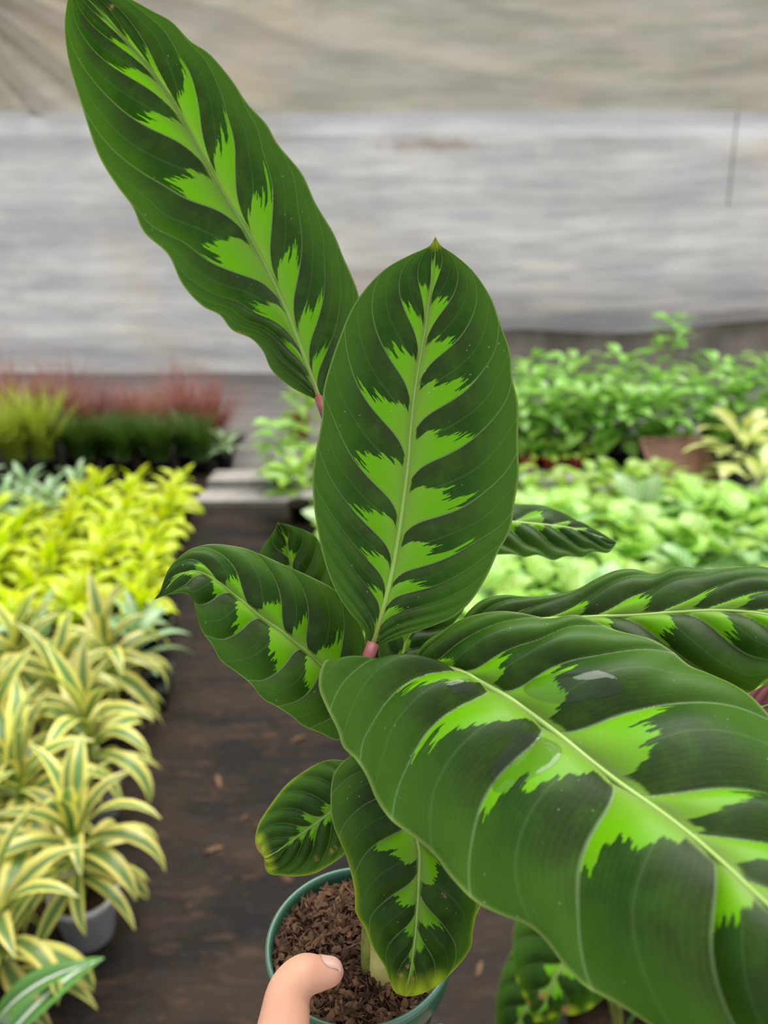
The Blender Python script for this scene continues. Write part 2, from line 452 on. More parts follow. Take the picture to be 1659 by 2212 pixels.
    for nm, lst in (('blemish', spots), ('yellow', yellow)):
        a = me.attributes.new(nm, 'FLOAT', 'POINT'); val = np.zeros(len(V))
        for sx, sy, r in lst:
            dist = np.hypot(PX - sx, PY - sy) + 3 * np.sin(PX * .7) * np.cos(PY * .9)
            val = np.maximum(val, np.clip(1.5 - 1.5 * dist / r, 0, 1) if nm == 'blemish' else .8 * np.clip(1.15 - 1.15 * dist / r, 0, 1) ** 1.3)
        if nm == 'yellow' and fade:
            TT = np.concatenate([np.tile(ts, nu + 1), np.tile(ts[1:], nu + 1)]); UU = np.concatenate([np.repeat(us, nt + 1), np.repeat(us, nt)])
            val = np.maximum(val, fade[0] * np.clip((TT - fade[1]) / (1 - fade[1]), 0, 1) ** 1.5 * np.clip((UU - fade[2]) / .25, 0, 1))
        a.data.foreach_set('value', val)
    tag(o, label)
    # midrib
    step = 4
    nrmv = np.cross(tan, sides[1] - sides[0]); nrmv /= np.linalg.norm(nrmv, axis=1)[:, None] + 1e-12
    sg = np.sign(np.einsum('ij,ij->i', nrmv, CAM - Mw))[:, None]
    rp = (grids[0][:, 0] + nrmv * sg * .0001)[::step] - origin
    rr = rib * (1 - .82 * us[::step]) 
    rr[-1] *= .4
    v, f = tube_data(rp, rr, 8)
    ro = mesh_obj('midrib', v, f, M_RIB, o)
    ul = ro.data.uv_layers.new(name='rib')
    nring = len(rp)
    vals = []
    for lp in ro.data.loops: vals += [(lp.vertex_index // 8) / (nring - 1), abs((lp.vertex_index % 8) / 4 - 1)]
    ul.data.foreach_set('uv', vals)
    return o, dict(sides=sides, M=Mw, grids=grids, us=us, ts=ts)

leaves = {}
leaves['L1'] = cal_leaf('longest leaf, rising to the upper left with a narrow pointed blade',
    [(692,868,.425),(668,800,.432),(610,650,.44),(545,520,.443),(470,395,.44),(400,265,.432),(330,155,.42),(250,62,.408),(200,8,.40),(150,-38,.392)],
    [(627,835),(585,797),(568,759),(543,732),(501,713),(475,681),(438,662),(395,616),(362,549),(311,502),(286,447),(252,401),(214,338),(176,228),(148,131),(141,84),(140,40),(146,0)],
    [(720,845),(765,790),(786,715),(775,637),(758,591),(741,553),(722,506),(682,439),(653,376),(598,308),(577,270),(535,224),(501,173),(450,114),(412,89),(370,46),(328,23),(290,2),(240,-22),(190,-38)],
    da=.012, db=-.012, fs=1.4, bulge=.05, corr=0.00160, seed=1,
    apex_a=[(216,38),(239,86),(254,152),(300,264),(366,409),(437,553),(543,671),(617,747)],
    apex_b=[(273,70),(324,114),(410,162),(501,283),(585,392),(651,532),(691,665),(705,755)], spots=[(241,15,6),(527,727,7),(515,722,5)])
leaves['L2'] = cal_leaf('broad oval leaf standing upright in the middle with a yellow tip',
    [(803,1401,.362),(813,1367,.363),(832,1300,.366),(849,1227,.369),(863,1145,.371),(875,1059,.373),(883,991,.374),(887,933,.374),(895,856,.373),(907,779,.372),(919,711,.37),(928,639,.368),(936,591,.366),(940,550,.363),(940.5,511,.36)],
    [(791,1391),(786,1362),(760,1329),(733,1290),(709,1237),(692,1174),(679,1102),(675,1034),(680,986),(695,904),(699,842),(711.5,793),(733,731),(762,663),(801,610),(839,576),(887.5,550),(928,531),(937,518)],
    [(830,1391),(878,1372),(945,1348),(984,1329),(1013,1304),(1037,1271),(1056,1237),(1075.5,1194),(1102,1145),(1112,1083),(1121,1025),(1119,962),(1119,870),(1107,817),(1102,760),(1080,697),(1061,644),(1022,586),(984,552),(952,530),(944,518)],
    da=-.004, db=-.004, fs=1.0, bulge=.05, corr=0.00128, seed=2,
    apex_a=[(907,620),(871,661),(834,757),(774,839),(765,993),(772,1114),(786,1198),(798,1276)],
    apex_b=[(974,649),(979,743),(1025,826),(1010,957),(1006,1090),(984,1194),(933,1266),(868,1321)],
    spots=[(940,512,9)], yellow=[(940,524,22)])
leaves['L3'] = cal_leaf('lower left leaf with a curled pointed tip',
    [(785,1508,.39),(750,1476,.388),(692,1433,.384),(662,1405,.381),(607,1362,.376),(553,1322,.372),(506,1282,.368),(474,1257,.365),(437,1235,.361),(412,1232,.359),(385,1243,.358),(360,1267,.357),(347,1284,.357),(333,1294,.357)],
    [(795,1470),(792,1400),(770,1330),(727,1277),(672,1246),(625,1225),(560,1196),(524,1183),(463,1175),(437,1178),(408,1188),(380,1210),(361,1235),(352,1261),(347,1278),(338,1290)],
    [(770,1575),(730,1599),(691,1583),(654,1568),(633,1550),(600,1528),(568,1510),(542,1478),(510,1452),(477,1427),(459,1395),(434,1358),(421,1311),(412,1288),(398,1281),(372,1284),(350,1288),(338,1294)],
    da=.012, db=-.008, fs=.9, bulge=.05, corr=0.00160, seed=3,
    apex_a=[(439,1216),(517,1250),(609,1304),(665,1333),(745,1369)],
    apex_b=[(466,1290),(512,1369),(598,1454),(662,1500)], spots=[(333,1294,7)])
leaves['L4'] = cal_leaf('largest leaf, arching toward the lower right corner with wet patches',
    [(888,1439,.362),(940,1438,.357),(985,1447,.352),(1040,1473,.345),(1112,1515,.334),(1197,1577,.32),(1258,1626,.309),(1337,1687,.295),(1441,1760,.276),(1532,1833,.259),(1623,1918,.241),(1720,2010,.225),(1820,2130,.208),(1890,2260,.196)],
    [(838,1446),(772,1446),(723,1434),(705,1425),(692,1449),(689,1486),(705,1528),(729,1577),(741,1614),(766,1638),(790,1674),(814,1729),(845,1772),(893,1808),(936,1845),(972,1893),(1027,1948),(1088,1979),(1137,1997),(1179,2033),(1216,2082),(1264,2131),(1319,2161),(1380,2198),(1460,2255),(1600,2330),(1760,2360)],
    [(893,1425),(918,1388),(954,1364),(991,1340),(1039,1325),(1088,1320),(1137,1326),(1185,1335),(1246,1328),(1289,1343),(1331,1361),(1410,1382),(1453,1407),(1489,1437),(1532,1455),(1587,1480),(1623,1504),(1659,1541),(1750,1640),(1840,1780),(1900,1960),(1920,2120)],
    da=-.004, db=.028, fs=.75, bulge=.09, corr=0.0038, seed=4, rib=.0021,
    apex_a=[(838,1507),(899,1610),(1045,1717),(1252,1845),(1526,1997),(1700,2110)],
    apex_b=[(1070,1413),(1210,1428),(1398,1519),(1657,1702),(1800,1880)], nu=280, nt=44)
leaves['L5'] = cal_leaf('long leaf reaching to the right edge behind the largest leaf',
    [(990,1386,.398),(1050,1356,.394),(1130,1340,.387),(1282,1330,.373),(1380,1326,.363),(1471,1319,.353),(1562,1316,.343),(1659,1325,.331),(1760,1350,.318),(1860,1390,.305)],
    [(988,1366),(1000,1336),(1018,1314),(1045,1294),(1088,1285),(1137,1288),(1197,1285),(1246,1273),(1289,1249),(1331,1232),(1368,1229),(1416,1238),(1465,1224),(1532,1230),(1587,1224),(1659,1226),(1750,1270),(1830,1340)],
    [(1020,1405),(1080,1428),(1160,1440),(1280,1450),(1400,1470),(1500,1490),(1560,1500),(1600,1499),(1623,1496),(1659,1467),(1740,1460),(1820,1430)],
    da=.022, db=-.012, fs=1.15, bulge=.08, corr=0.00256, seed=5,
    apex_a=[(1234,1307),(1373,1279),(1532,1267),(1659,1271)], apex_b=[(1300,1372),(1421,1379),(1584,1397)])
leaves['L6'] = cal_leaf('small grey green leaf with a scalloped purple edge behind the middle leaf',
    [(960,1165,.47),(1030,1130,.468),(1103,1125,.466),(1147,1128,.465),(1199,1133,.464),(1258,1143,.463),(1300,1160,.462),(1331,1174,.462)],
    [(980,1120),(1040,1095),(1115,1089),(1175,1093),(1207,1105),(1254,1133),(1302,1160)],
    [(975,1200),(1040,1200),(1079,1198),(1111,1198),(1131,1204),(1160,1199),(1195,1210),(1222,1202),(1258,1204),(1278,1192),(1314,1194),(1324,1184)],
    da=.03, db=-.015, fs=1.1, bulge=.06, corr=0.00208, seed=6, apex_a=[(1151,1101),(1228,1123)], apex_b=[(1107,1143),(1170,1150)], nu=160, nt=26)
leaves['L7'] = cal_leaf('small leaf with a brown tip behind the curled leaf',
    [(690,1390,.41),(655,1310,.415),(629,1225,.42),(618,1170,.42),(610,1148,.418),(600,1129,.415)],
    [(640,1385),(575,1300),(554,1235),(562,1192),(578,1167),(592,1146)],
    [(722,1350),(728,1290),(712,1230),(694,1185),(683,1160),(662,1147),(618,1132)],
    fs=1.0, ext=.22, n_veins=6, bulge=.07, corr=0.00128, seed=7, spots=[(599,1130,6)], nu=140, nt=24)
leaves['L8'] = cal_leaf('dark leaf half hidden under the middle leaf',
    [(850,1500,.395),(866,1430,.40),(880,1382,.405),(910,1340,.41),(960,1300,.415),(1005,1285,.418)],
    [(825,1470),(818,1420),(822,1370),(850,1320),(900,1290),(960,1275)],
    [(880,1480),(910,1430),(950,1380),(985,1340),(1005,1310)],
    fs=1.0, ext=.25, n_veins=6, bulge=.07, corr=0.00128, seed=8, nu=140, nt=24)
leaves['L9'] = cal_leaf('round low leaf on the left with a scorched yellow tip',
    [(800,1690,.405),(760,1722,.408),(717,1752,.41),(674,1784,.411),(634,1813,.411),(598,1839,.409),(570,1852,.407)],
    [(790,1655),(739,1642),(702,1643),(655,1667),(616,1698),(580,1745),(560,1777),(552,1806),(554,1831)],
    [(800,1740),(785,1800),(740,1849),(717,1866),(681,1886),(645,1893),(608,1891),(583,1888),(574,1878)],
    da=.012, db=-.006, fs=1.2, n_veins=5, bulge=.07, corr=0.00144, seed=9, apex_a=[(655,1756)], apex_b=[(677,1820)],
    spots=[(556,1832,11),(562,1850,11),(568,1868,9),(684,1855,5),(716,1838,5),(726,1831,4)],
    yellow=[(560,1815,22),(566,1836,24),(574,1856,24),(582,1876,22)], fade=(.6,.90,.3), nu=160, nt=28)
leaves['L10'] = cal_leaf('hanging front leaf drooping over the pot rim',
    [(835,1600,.374),(862,1690,.367),(888,1765,.361),(902,1817,.357),(907,1853,.355),(904,1925,.352),(901,1980,.351),(894,2052,.351),(884,2113,.352),(874,2152,.354)],
    [(790,1610),(757,1632),(721,1672),(717,1770),(731,1810),(749,1853),(766,1925),(769,1972),(786,2001),(800,2037),(815,2063),(829,2085),(840,2117),(854,2144)],
    [(890,1620),(950,1690),(1000,1770),(1035,1860),(1040,1950),(1028,1980),(1021,2016),(1019,2041),(1003,2070),(974,2103),(941,2132),(901,2150)],
    da=.006, db=.014, fs=1.0, bulge=.10, corr=0.00224, seed=10, apex_a=[(818,1821),(849,1936),(872,2009)], apex_b=[(948,1850),(956,1998),(919,2045)],
    spots=[(881,2088,6),(866,2107,6),(893,2115,6),(862,2149,6),(961,1935,3)], yellow=[(866,2150,60),(905,2146,50),(945,2125,40)], fade=(.6,.88,.35))
leaves['L12'] = cal_leaf('purple backed leaf peeping out at the right edge',
    [(1560,1560,.42),(1640,1530,.43),(1720,1500,.44),(1800,1480,.45)],
    [(1600,1510),(1680,1470),(1760,1460)], [(1580,1590),(1680,1590),(1770,1540)], fs=1, ext=.3, n_veins=7, seed=12, nu=90, nt=18, bulge=.05)
# this leaf shows its underside
_o = leaves['L12'][0]
_bm = bmesh.new(); _bm.from_mesh(_o.data); bmesh.ops.reverse_faces(_bm, faces=_bm.faces); _bm.to_mesh(_o.data); _bm.free()

# wet films on the big leaf
M_WATER = NT('water_film', .03, .5)
M_WATER.p.inputs['Transmission Weight'].default_value = 1.0; M_WATER.p.inputs['IOR'].default_value = 1.33
M_WATER.p.inputs['Base Color'].default_value = (1, 1, 1, 1)
M_WATER = M_WATER.m
def inside(px, py, poly):
    c = np.zeros(px.shape, bool); n = len(poly)
    for i in range(n):
        x0, y0 = poly[i]; x1, y1 = poly[(i + 1) % n]
        k = ((y0 > py) != (y1 > py)) & (px < (x1 - x0) * (py - y0) / ((y1 - y0) + 1e-9) + x0)
        c ^= k
    return c
def water(poly, side, label, th=.00035):
    o, g = leaves['L4']; G = g['grids'][side]
    nu, nt = G.shape[0], G.shape[1]
    a = np.linspace(0, nu - 1, (nu - 1) * 4 + 1); b = np.linspace(0, nt - 1, (nt - 1) * 4 + 1)
    ia = np.minimum(a.astype(int), nu - 2); fa = (a - ia)[:, None, None]; ib = np.minimum(b.astype(int), nt - 2); fb_ = (b - ib)[None, :, None]
    S = (G[ia][:, ib] * (1 - fa) * (1 - fb_) + G[ia + 1][:, ib] * fa * (1 - fb_) + G[ia][:, ib + 1] * (1 - fa) * fb_ + G[ia + 1][:, ib + 1] * fa * fb_)
    px, py = proj(S.reshape(-1, 3)); px = px.reshape(S.shape[:2]); py = py.reshape(S.shape[:2])
    pp = spline(np.vstack([poly, poly[:1]]), 80)[:-1, :2]
    I = inside(px, py, pp)
    dmin = np.full(px.shape, 1e9)
    ii = np.argwhere(I)
    if len(ii) < 8: return
    for q in pp: dmin = np.minimum(dmin, np.hypot(px - q[0], py - q[1]))
    n = np.cross(np.gradient(S, axis=0), np.gradient(S, axis=1)); n /= np.linalg.norm(n, axis=2)[..., None] + 1e-12
    n *= np.sign(np.einsum('ijk,ijk->ij', n, CAM - S))[..., None]
    # one closed shell: domed top and a base just sunk into the blade
    quad = I[:-1, :-1] & I[1:, :-1] & I[1:, 1:] & I[:-1, 1:]
    used = {}; V = []; Fc = []
    hgt = th * np.clip(dmin / 9.0, 0.15, 1) ** .5
    def gv(i, j):
        if (i, j) not in used: used[(i, j)] = len(V); V.append(S[i, j] + n[i, j] * hgt[i, j] - O0)
        return used[(i, j)]
    e = np.argwhere(quad); i0, j0 = e[0]
    fl_ = np.cross(S[i0 + 1, j0] - S[i0, j0], S[i0, j0 + 1] - S[i0, j0]) @ (CAM - S[i0, j0]) > 0
    for i, j in e:
        q = [gv(i, j), gv(i + 1, j), gv(i + 1, j + 1), gv(i, j + 1)]
        Fc.append(q if fl_ else q[::-1])
    w = mesh_obj('water_film', V, Fc, M_WATER, o); tag(w, label)
water([(1145,1470),(1190,1455),(1250,1446),(1300,1450),(1338,1470),(1338,1498),(1310,1505),(1270,1512),(1210,1520),(1160,1510),(1130,1490)], 1, 'clear wet film beside the midrib')
water([(962,1478),(985,1468),(1015,1466),(1030,1480),(1010,1495),(975,1497)], 0, 'small clear wet spot near the leaf base')
water([(1060,1665),(1085,1620),(1120,1585),(1170,1590),(1215,1618),(1200,1650),(1150,1680),(1105,1705),(1068,1710)], 0, 'shining wet patch reflecting the bright roof')

# petioles from the soil to every blade
SOIL_Z = RIM[2] - .008
stem0 = on_plane(826, 2118, SOIL_Z)
def petiole(leaf, mat, r=.0028, off=(0, 0), via=None, label=None, r0=.0045):
    P1 = leaves[leaf][1]['M'][0]; T1 = leaves[leaf][1]['M'][6] - P1; T1 = T1 / np.linalg.norm(T1)
    P0 = stem0 + np.array([off[0], off[1], -.012])
    A = P0 + np.array([0, 0, .45 * max(.04, P1[2] - P0[2])]) if via is None else at(*via)
    B = P1 - T1 * .02
    pts = spline(np.array([P0, A, B, P1 + T1 * .003]), 24) - O0
    rr = np.linspace(r0, r, 24)
    o = mesh_obj('petiole', *tube_data(pts, rr, 10), mat, plant)
    if label: tag(o, label)
petiole('L2', M_PETIOLE, .0031, (0, 0), via=(806,1740,.392), label='dark red petiole')
petiole('L1', M_PETIOLE, .0026, (-.004, .006), via=(835,1350,.408))
petiole('L3', M_PETIOLE_G, .0024, (-.006, .002), via=(812,1730,.398))
petiole('L4', M_PETIOLE, .0026, (.003, -.003), via=(872,1700,.41))
petiole('L5', M_PETIOLE_G, .0020, (.005, .003), via=(905,1560,.402))
petiole('L6', M_PETIOLE_G, .0022, (.004, .007))
petiole('L7', M_PETIOLE_G, .0022, (-.003, .009))
petiole('L8', M_PETIOLE_G, .0022, (.001, .008))
petiole('L9', M_PETIOLE_G, .0022, (-.007, .004))
petiole('L10', M_PETIOLE_G, .0024, (.002, -.004), via=(850,1850,.40))
petiole('L12', M_PETIOLE_G, .0022, (.006, .0))
sh = mesh_obj('stem_sheath', *tube_data(spline(np.array([stem0 - [0, 0, .012], stem0 + [.0, .001, .02], stem0 + [-.002, .003, .05], stem0 + [-.004, .004, .075]]), 14) - O0, np.linspace(.0085, .005, 14), 12), M_SHEATH, plant)
tag(sh, 'pale yellow sheath around the stem base')

# pot
prof = [(.0, .0), (.034, 0), (.036, .002), (.0475, .074), (.0480, .0745), (.0510, .075), (.0518, .077), (.0524, .0885), (.0524, .0915), (.0515, .092), (.0500, .0915), (.0495, .088), (.0468, .074), (.0350, .004), (0, .004)]
po = mesh_obj('pot', *lathe_data(prof, 72), M_POT, plant); tag(po, 'dark green plastic nursery pot')
v, f = lathe_data([(.0500, .0905), (.0507, .0922), (.0520, .0924), (.0530, .0910), (.0530, .0885), (.0522, .0880)], 72)
mesh_obj('rim', v, f, plain('pot_rim', (78, 116, 98), .32, .5, .05, 25), po)
# soil and coir
V, Fc = [(0, 0, POT_H - .005)], []
nr, na = 26, 72
for i in range(1, nr + 1):
    r = .0492 * i / nr
    for k in range(na):
        a = 2 * math.pi * k / na
        x, y = r * math.cos(a), r * math.sin(a)
        z = POT_H - .0055 + .0045 * nz3(x * 70, y * 70, 3) + .003 * nz3(x * 200, y * 200, 8) - .004 * (r / .0492) ** 4 + .004 * math.exp(-((x + .01) ** 2 + (y - .015) ** 2) / .0008)
        V.append((x, y, z))
for k in range(na): Fc.append((0, 1 + k, 1 + (k + 1) % na))
for i in range(nr - 1):
    for k in range(na): Fc.append((1 + i * na + k, 1 + (i + 1) * na + k, 1 + (i + 1) * na + (k + 1) % na, 1 + i * na + (k + 1) % na))
so = mesh_obj('soil', V, Fc, M_SOIL, plant)
V, Fc, ncol = [], [], []
for q in range(2200):
    a = random.uniform(0, 2 * math.pi); r = .048 * math.sqrt(random.random())
    x, y = r * math.cos(a), r * math.sin(a)
    z = POT_H - .0045 + .0045 * nz3(x * 70, y * 70, 3) + .004 * math.exp(-((x + .01) ** 2 + (y - .015) ** 2) / .0008) - .004 * (r / .0492) ** 4 + random.uniform(-.001, .0025)
    az = random.uniform(0, 6.28); el = random.gauss(0, .45); Lc = random.uniform(.003, .009); wc = random.uniform(.0006, .0022) if q % 2 else random.uniform(.0002, .0004)
    if q % 11 == 0: Lc *= 1.5; wc *= 1.8
    if q % 2 == 0: Lc *= 1.5
    d = Vector((math.cos(az) * math.cos(el), math.sin(az) * math.cos(el), math.sin(el))); s = d.cross(Vector((random.gauss(0, .4), random.gauss(0, .4), 1))).normalized(); up = s.cross(d)
    c = Vector((x, y, z)); base = len(V); curl = random.uniform(-.25, .45) * Lc
    for i, tt in enumerate((-1, -.3, .35, 1)):
        wd = wc * (1 - .75 * abs(tt) ** 1.5)
        ctr = c + d * (Lc * .5 * tt) + up * (-curl * tt * tt)
        for ss, hh in ((-1, 0), (0, .45), (1, 0)): 
            p = ctr + s * (wd * ss) + up * (hh * wd)
            rad = math.hypot(p.x, p.y)
            if rad > .0488: p.x *= .0488 / rad; p.y *= .0488 / rad
            V.append(tuple(p))
    for i in range(3):
        for k in range(2):
            b0 = base + i * 3 + k
            Fc.append((b0, b0 + 1, b0 + 4, b0 + 3)); ncol.append(random.random())
nco = NT('coir_chips', .8, .25)
ca = nco.node('ShaderNodeAttribute'); ca.attribute_name = 'tone'
cn = nco.noise(nco.obj(), 700, 3)
nco.color(nco.mix(cn, nco.mix(ca.outputs['Fac'], lin((40, 26, 19)), lin((132, 98, 68))), lin((76, 54, 38))))
co = mesh_obj('coir_chips', V, Fc, nco.m, plant); tag(co, 'loose brown coir chips covering the soil', kind='stuff')
ta = co.data.attributes.new('tone', 'FLOAT', 'FACE')
tone = []
for q in range(2200):
    b = random.random() ** 1.6; tone += [b] * 6
ta.data.foreach_set('value', tone)

# ------------------------------------------------------------------ the hand
def skin_mat():
    n = NT('skin', .45, .4)
    a = n.noise(n.obj(), 45, 3); b = n.noise(n.obj(), 600, 2)
    n.color(n.mix(a, lin((214, 156, 128)), lin((226, 176, 148))))
    n.p.inputs['Subsurface Weight'].default_value = .25
    n.p.inputs['Subsurface Radius'].default_value = (.006, .0025, .0015)
    n.p.inputs['Subsurface Scale'].default_value = .6
    n.put(n.p.inputs['Normal'], n.bump(b, .12, .0006))
    return n.m
M_SKIN = skin_mat()
person = empty('person', RIM + np.array([-.11, -.16, -.11]))
tag(person, 'bare hand of a person gripping the green pot with the thumb over its rim', 'person')
OP = np.array(person.location)
def capsules(pts, rad, n=16, sub=10):
    P = spline(np.array(pts, float), sub * (len(pts) - 1) + 1)
    r = np.interp(np.linspace(0, 1, len(P)), np.linspace(0, 1, len(rad)), rad)
    # rounded ends
    t0 = P[0] - P[1]; t0 /= np.linalg.norm(t0); t1 = P[-1] - P[-2]; t1 /= np.linalg.norm(t1)
    pre = [P[0] + t0 * r[0] * math.sin(a) for a in (1.5, 1.2, .8, .4)]; prr = [r[0] * math.cos(a) for a in (1.5, 1.2, .8, .4)]
    post = [P[-1] + t1 * r[-1] * math.sin(a) for a in (.4, .8, 1.2, 1.5)]; por = [r[-1] * math.cos(a) for a in (.4, .8, 1.2, 1.5)]
    return tube_data(np.vstack([pre, P, post]) - OP, np.concatenate([prr, r, por]), n)
tc = [at(575, 2420, .340), at(600, 2310, .348), at(614, 2205, .356), at(626, 2140, .3615), at(655, 2108, .3645), at(690, 2103, .367), at(713, 2100, .368)]
parts = [capsules(tc, [.0160, .0154, .0142, .0128, .0112, .0098, .0070])]
def around(ang, rr, dz): return RIM + np.array([rr * math.cos(R(ang)), rr * math.sin(R(ang)), dz])
palm = RIM + np.array([-.062, -.062, -.066])
wrist = RIM + np.array([-.112, -.165, -.105])
for k, (dz, end) in enumerate(((-.036, 325), (-.054, 333), (-.071, 328), (-.086, 312))):
    rw = .0475 + .17 * (dz + .018)
    rf = (.0092, .0094, .0090, .0080)[k]
    pts = [palm + np.array([.004, .006, .022 - .017 * k])] + [around(a, rw + rf + .001, dz) for a in np.linspace(232, end, 5)]
    parts.append(capsules(pts, [rf * 1.25, rf * 1.15, rf * 1.08, rf, rf * .95, rf * .8]))
for k in range(4):
    parts.append(capsules([wrist + np.array([-.012 + .008 * k, .004, .014 - .010 * k]), palm + np.array([-.012, -.03, .018 - .012 * k]), palm + np.array([.004, .006, .022 - .016 * k])], [.015, .0165, .0125]))
parts.append(capsules([wrist + np.array([.0, .004, .01]), at(548, 2470, .330), tc[1]], [.017, .019, .0148]))
parts.append(capsules([wrist + np.array([-.13, -.24, -.07]), wrist + np.array([-.06, -.11, -.035]), wrist], [.036, .030, .024], sub=8))
V, Fc = merge(*parts)
ho = mesh_obj('hand', V, Fc, M_SKIN, person)
rm = ho.modifiers.new('union', 'REMESH'); rm.mode = 'VOXEL'; rm.voxel_size = .0013; rm.use_smooth_shade = True
smo = ho.modifiers.new('smooth', 'SMOOTH'); smo.factor = .5; smo.iterations = 9
# thumb nail: a thin curved plate laid on the upper side of the tip
from mathutils.bvhtree import BVHTree
dg = bpy.context.evaluated_depsgraph_get()
he = ho.evaluated_get(dg); hm = he.to_mesh()
bvh = BVHTree.FromPolygons([v.co.copy() for v in hm.vertices], [tuple(p.vertices) for p in hm.polygons]); he.to_mesh_clear()
ax = tc[-1] - tc[-3]; ax /= np.linalg.norm(ax)
upv = np.array([-.05, .52, .85]); upv -= ax * (upv @ ax); upv /= np.linalg.norm(upv); sdv = np.cross(ax, upv)
V, Fc = [], []
NS, NK = 14, 12
top = []
for i in range(NS + 1):
    s_ = i / NS
    for k in range(NK + 1):
        b_ = (k / NK - .5) * 2
        hw = .0062 * (1 - .30 * max(0, s_ - .55) / .45 - .35 * (max(0, .25 - s_) / .25) ** 2)
        org = tc[-2] + ax * (.0005 + .0155 * s_ - .003 * b_ * b_ * s_) + sdv * (hw * b_) + upv * .02 - OP
        hit = bvh.ray_cast(Vector(org), Vector(-upv))
        p = np.array(hit[0]) if hit[0] is not None else top[-1]
        top.append(p)
G = np.array(top).reshape(NS + 1, NK + 1, 3)
ref_h = (G - (tc[-2] - OP)) @ upv
lo = ref_h.max(axis=1, keepdims=True) - .0042
G = G + upv * np.maximum(0, lo - ref_h)[..., None]
V = list((G + upv * .00045).reshape(-1, 3)) + list((G - upv * .0006).reshape(-1, 3))
m_ = (NS + 1) * (NK + 1)
for i in range(NS):
    for k in range(NK):
        q = i * (NK + 1) + k; w = (q, q + 1, q + NK + 2, q + NK + 1); Fc.append(w); Fc.append(tuple(x + m_ for x in w[::-1]))
rim_ = [k for k in range(NK + 1)] + [i * (NK + 1) + NK for i in range(1, NS + 1)] + [NS * (NK + 1) + k for k in range(NK - 1, -1, -1)] + [i * (NK + 1) for i in range(NS - 1, 0, -1)]
for a_, b_ in zip(rim_, rim_[1:] + rim_[:1]): Fc.append((a_, b_, b_ + m_, a_ + m_))
nail = mesh_obj('thumbnail', V, Fc, plain('nail', (238, 190, 176), .28, .5, .04, 40), person); tag(nail, 'short pink thumbnail')
# ------------------------------------------------------------------ the beds
def blade_mesh(name, L, W, elev, bend, fold, mat, pet=0.0, pk=.45, twist=0.0, nu=9, wav=0.0, tipw=1.0):
    """a single leaf growing along +X from the origin: elev/bend in degrees, pet = bare stalk fraction, pk = place of greatest width"""
    P = [np.zeros(3)]; angs = []
    for i in range(nu * 3 + 1):
        s = i / (nu * 3); a = R(elev - bend * s ** 1.25); angs.append(a)
        if i: P.append(P[-1] + L / (nu * 3) * np.array([math.cos(a), 0, math.sin(a)]))
    V, Fc, uv = [], [], []
    cols = (-1, -.5, 0, .5, 1)
    for i in range(nu + 1):
        s = i / nu; p = P[i * 3]; a = angs[i * 3]
        if s < pet: w = .0016 + 0 * s
        else:
            q = (s - pet) / (1 - pet)
            ex = math.log(.5) / math.log(pk)
            w = max(.0012, W * .5 * math.sin(math.pi * min(1, q ** ex * .96 + .03)) ** .82 * tipw)
        nn = np.array([-math.sin(a), 0, math.cos(a)]); tw = R(twist) * s
        for c in cols:
            y = c * w
            h = fold * abs(c) * w + wav * math.sin(s * 17 + c * 1.5) * abs(c) * w
            V.append(p + np.array([0, y * math.cos(tw), 0]) + nn * (h + y * math.sin(tw))); uv.append((s, c))
    k = len(cols)
    for i in range(nu):
        for j in range(k - 1): Fc.append((i * k + j, (i + 1) * k + j, (i + 1) * k + j + 1, i * k + j + 1))
    me = bpy.data.meshes.new(name); me.from_pydata([tuple(map(float, v)) for v in V], [], Fc)
    me.polygons.foreach_set('use_smooth', [True] * len(me.polygons)); me.materials.append(mat)
    ul = me.uv_layers.new(name='blade')
    ul.data.foreach_set('uv', [x for lp in me.loops for x in uv[lp.vertex_index]])
    return me
def stripe_mat(name, centre, margin, c0=.30, c1=.50, tint=None, rough=.36, veins=0, trans=.28, stripe=None, spec=.45):
    n = NT(name, rough, spec)
    u, ts = n.uv('blade'); t = n.m2('ABSOLUTE', ts)
    nz = n.noise(n.obj(), 30, 2)
    oi = n.node('ShaderNodeObjectInfo')
    tt = n.m2('ADD', t, n.m2('MULTIPLY', n.m2('SUBTRACT', nz, .5), .25))
    col = n.mix(n.mr(tt, c0, c1), lin(centre), lin(margin))
    if stripe: col = n.mix(n.mr(t, .05, .16, 1, 0), col, lin(stripe))
    if veins:
        w = n.m2('FRACT', n.m2('MULTIPLY', n.m2('SUBTRACT', u, n.m2('MULTIPLY', t, .22)), veins))
        d = n.m2('ABSOLUTE', n.m2('SUBTRACT', w, .5))
        col = n.mix(n.m2('MULTIPLY', n.mr(d, .12, .36, 1, 0), n.mr(t, .75, .95, .75, 0)), col, lin(tint or centre))
    col = n.mix(n.mr(u, 0, .16, .75, 0), col, lin((112, 150, 30)))
    hsv = n.node('ShaderNodeHueSaturation'); n.L.new(col, hsv.inputs['Color'])
    n.put(hsv.inputs['Value'], n.mr(oi.outputs['Random'], 0, 1, .80, 1.16, False)); n.put(hsv.inputs['Hue'], n.mr(oi.outputs['Random'], 0, 1, .49, .51, False))
    n.color(hsv.outputs[0])
    n.translucent(n.mix(1.0, hsv.outputs[0], (1.2, 1.25, .9, 1), 'MULTIPLY'), trans)
    return n.m
M_SONG = stripe_mat('yellow_edged_leaf', (108, 140, 76), (222, 214, 116), .36, .58)
M_LIME = stripe_mat('lime_leaf', (150, 188, 14), (210, 218, 14), .05, .6)
M_SILVER = stripe_mat('silver_green_leaf', (176, 200, 156), (136, 170, 120), .15, .5)
M_WSTRIPE = stripe_mat('white_striped_leaf', (70, 120, 58), (98, 150, 72), .3, .8, stripe=(226, 232, 220))
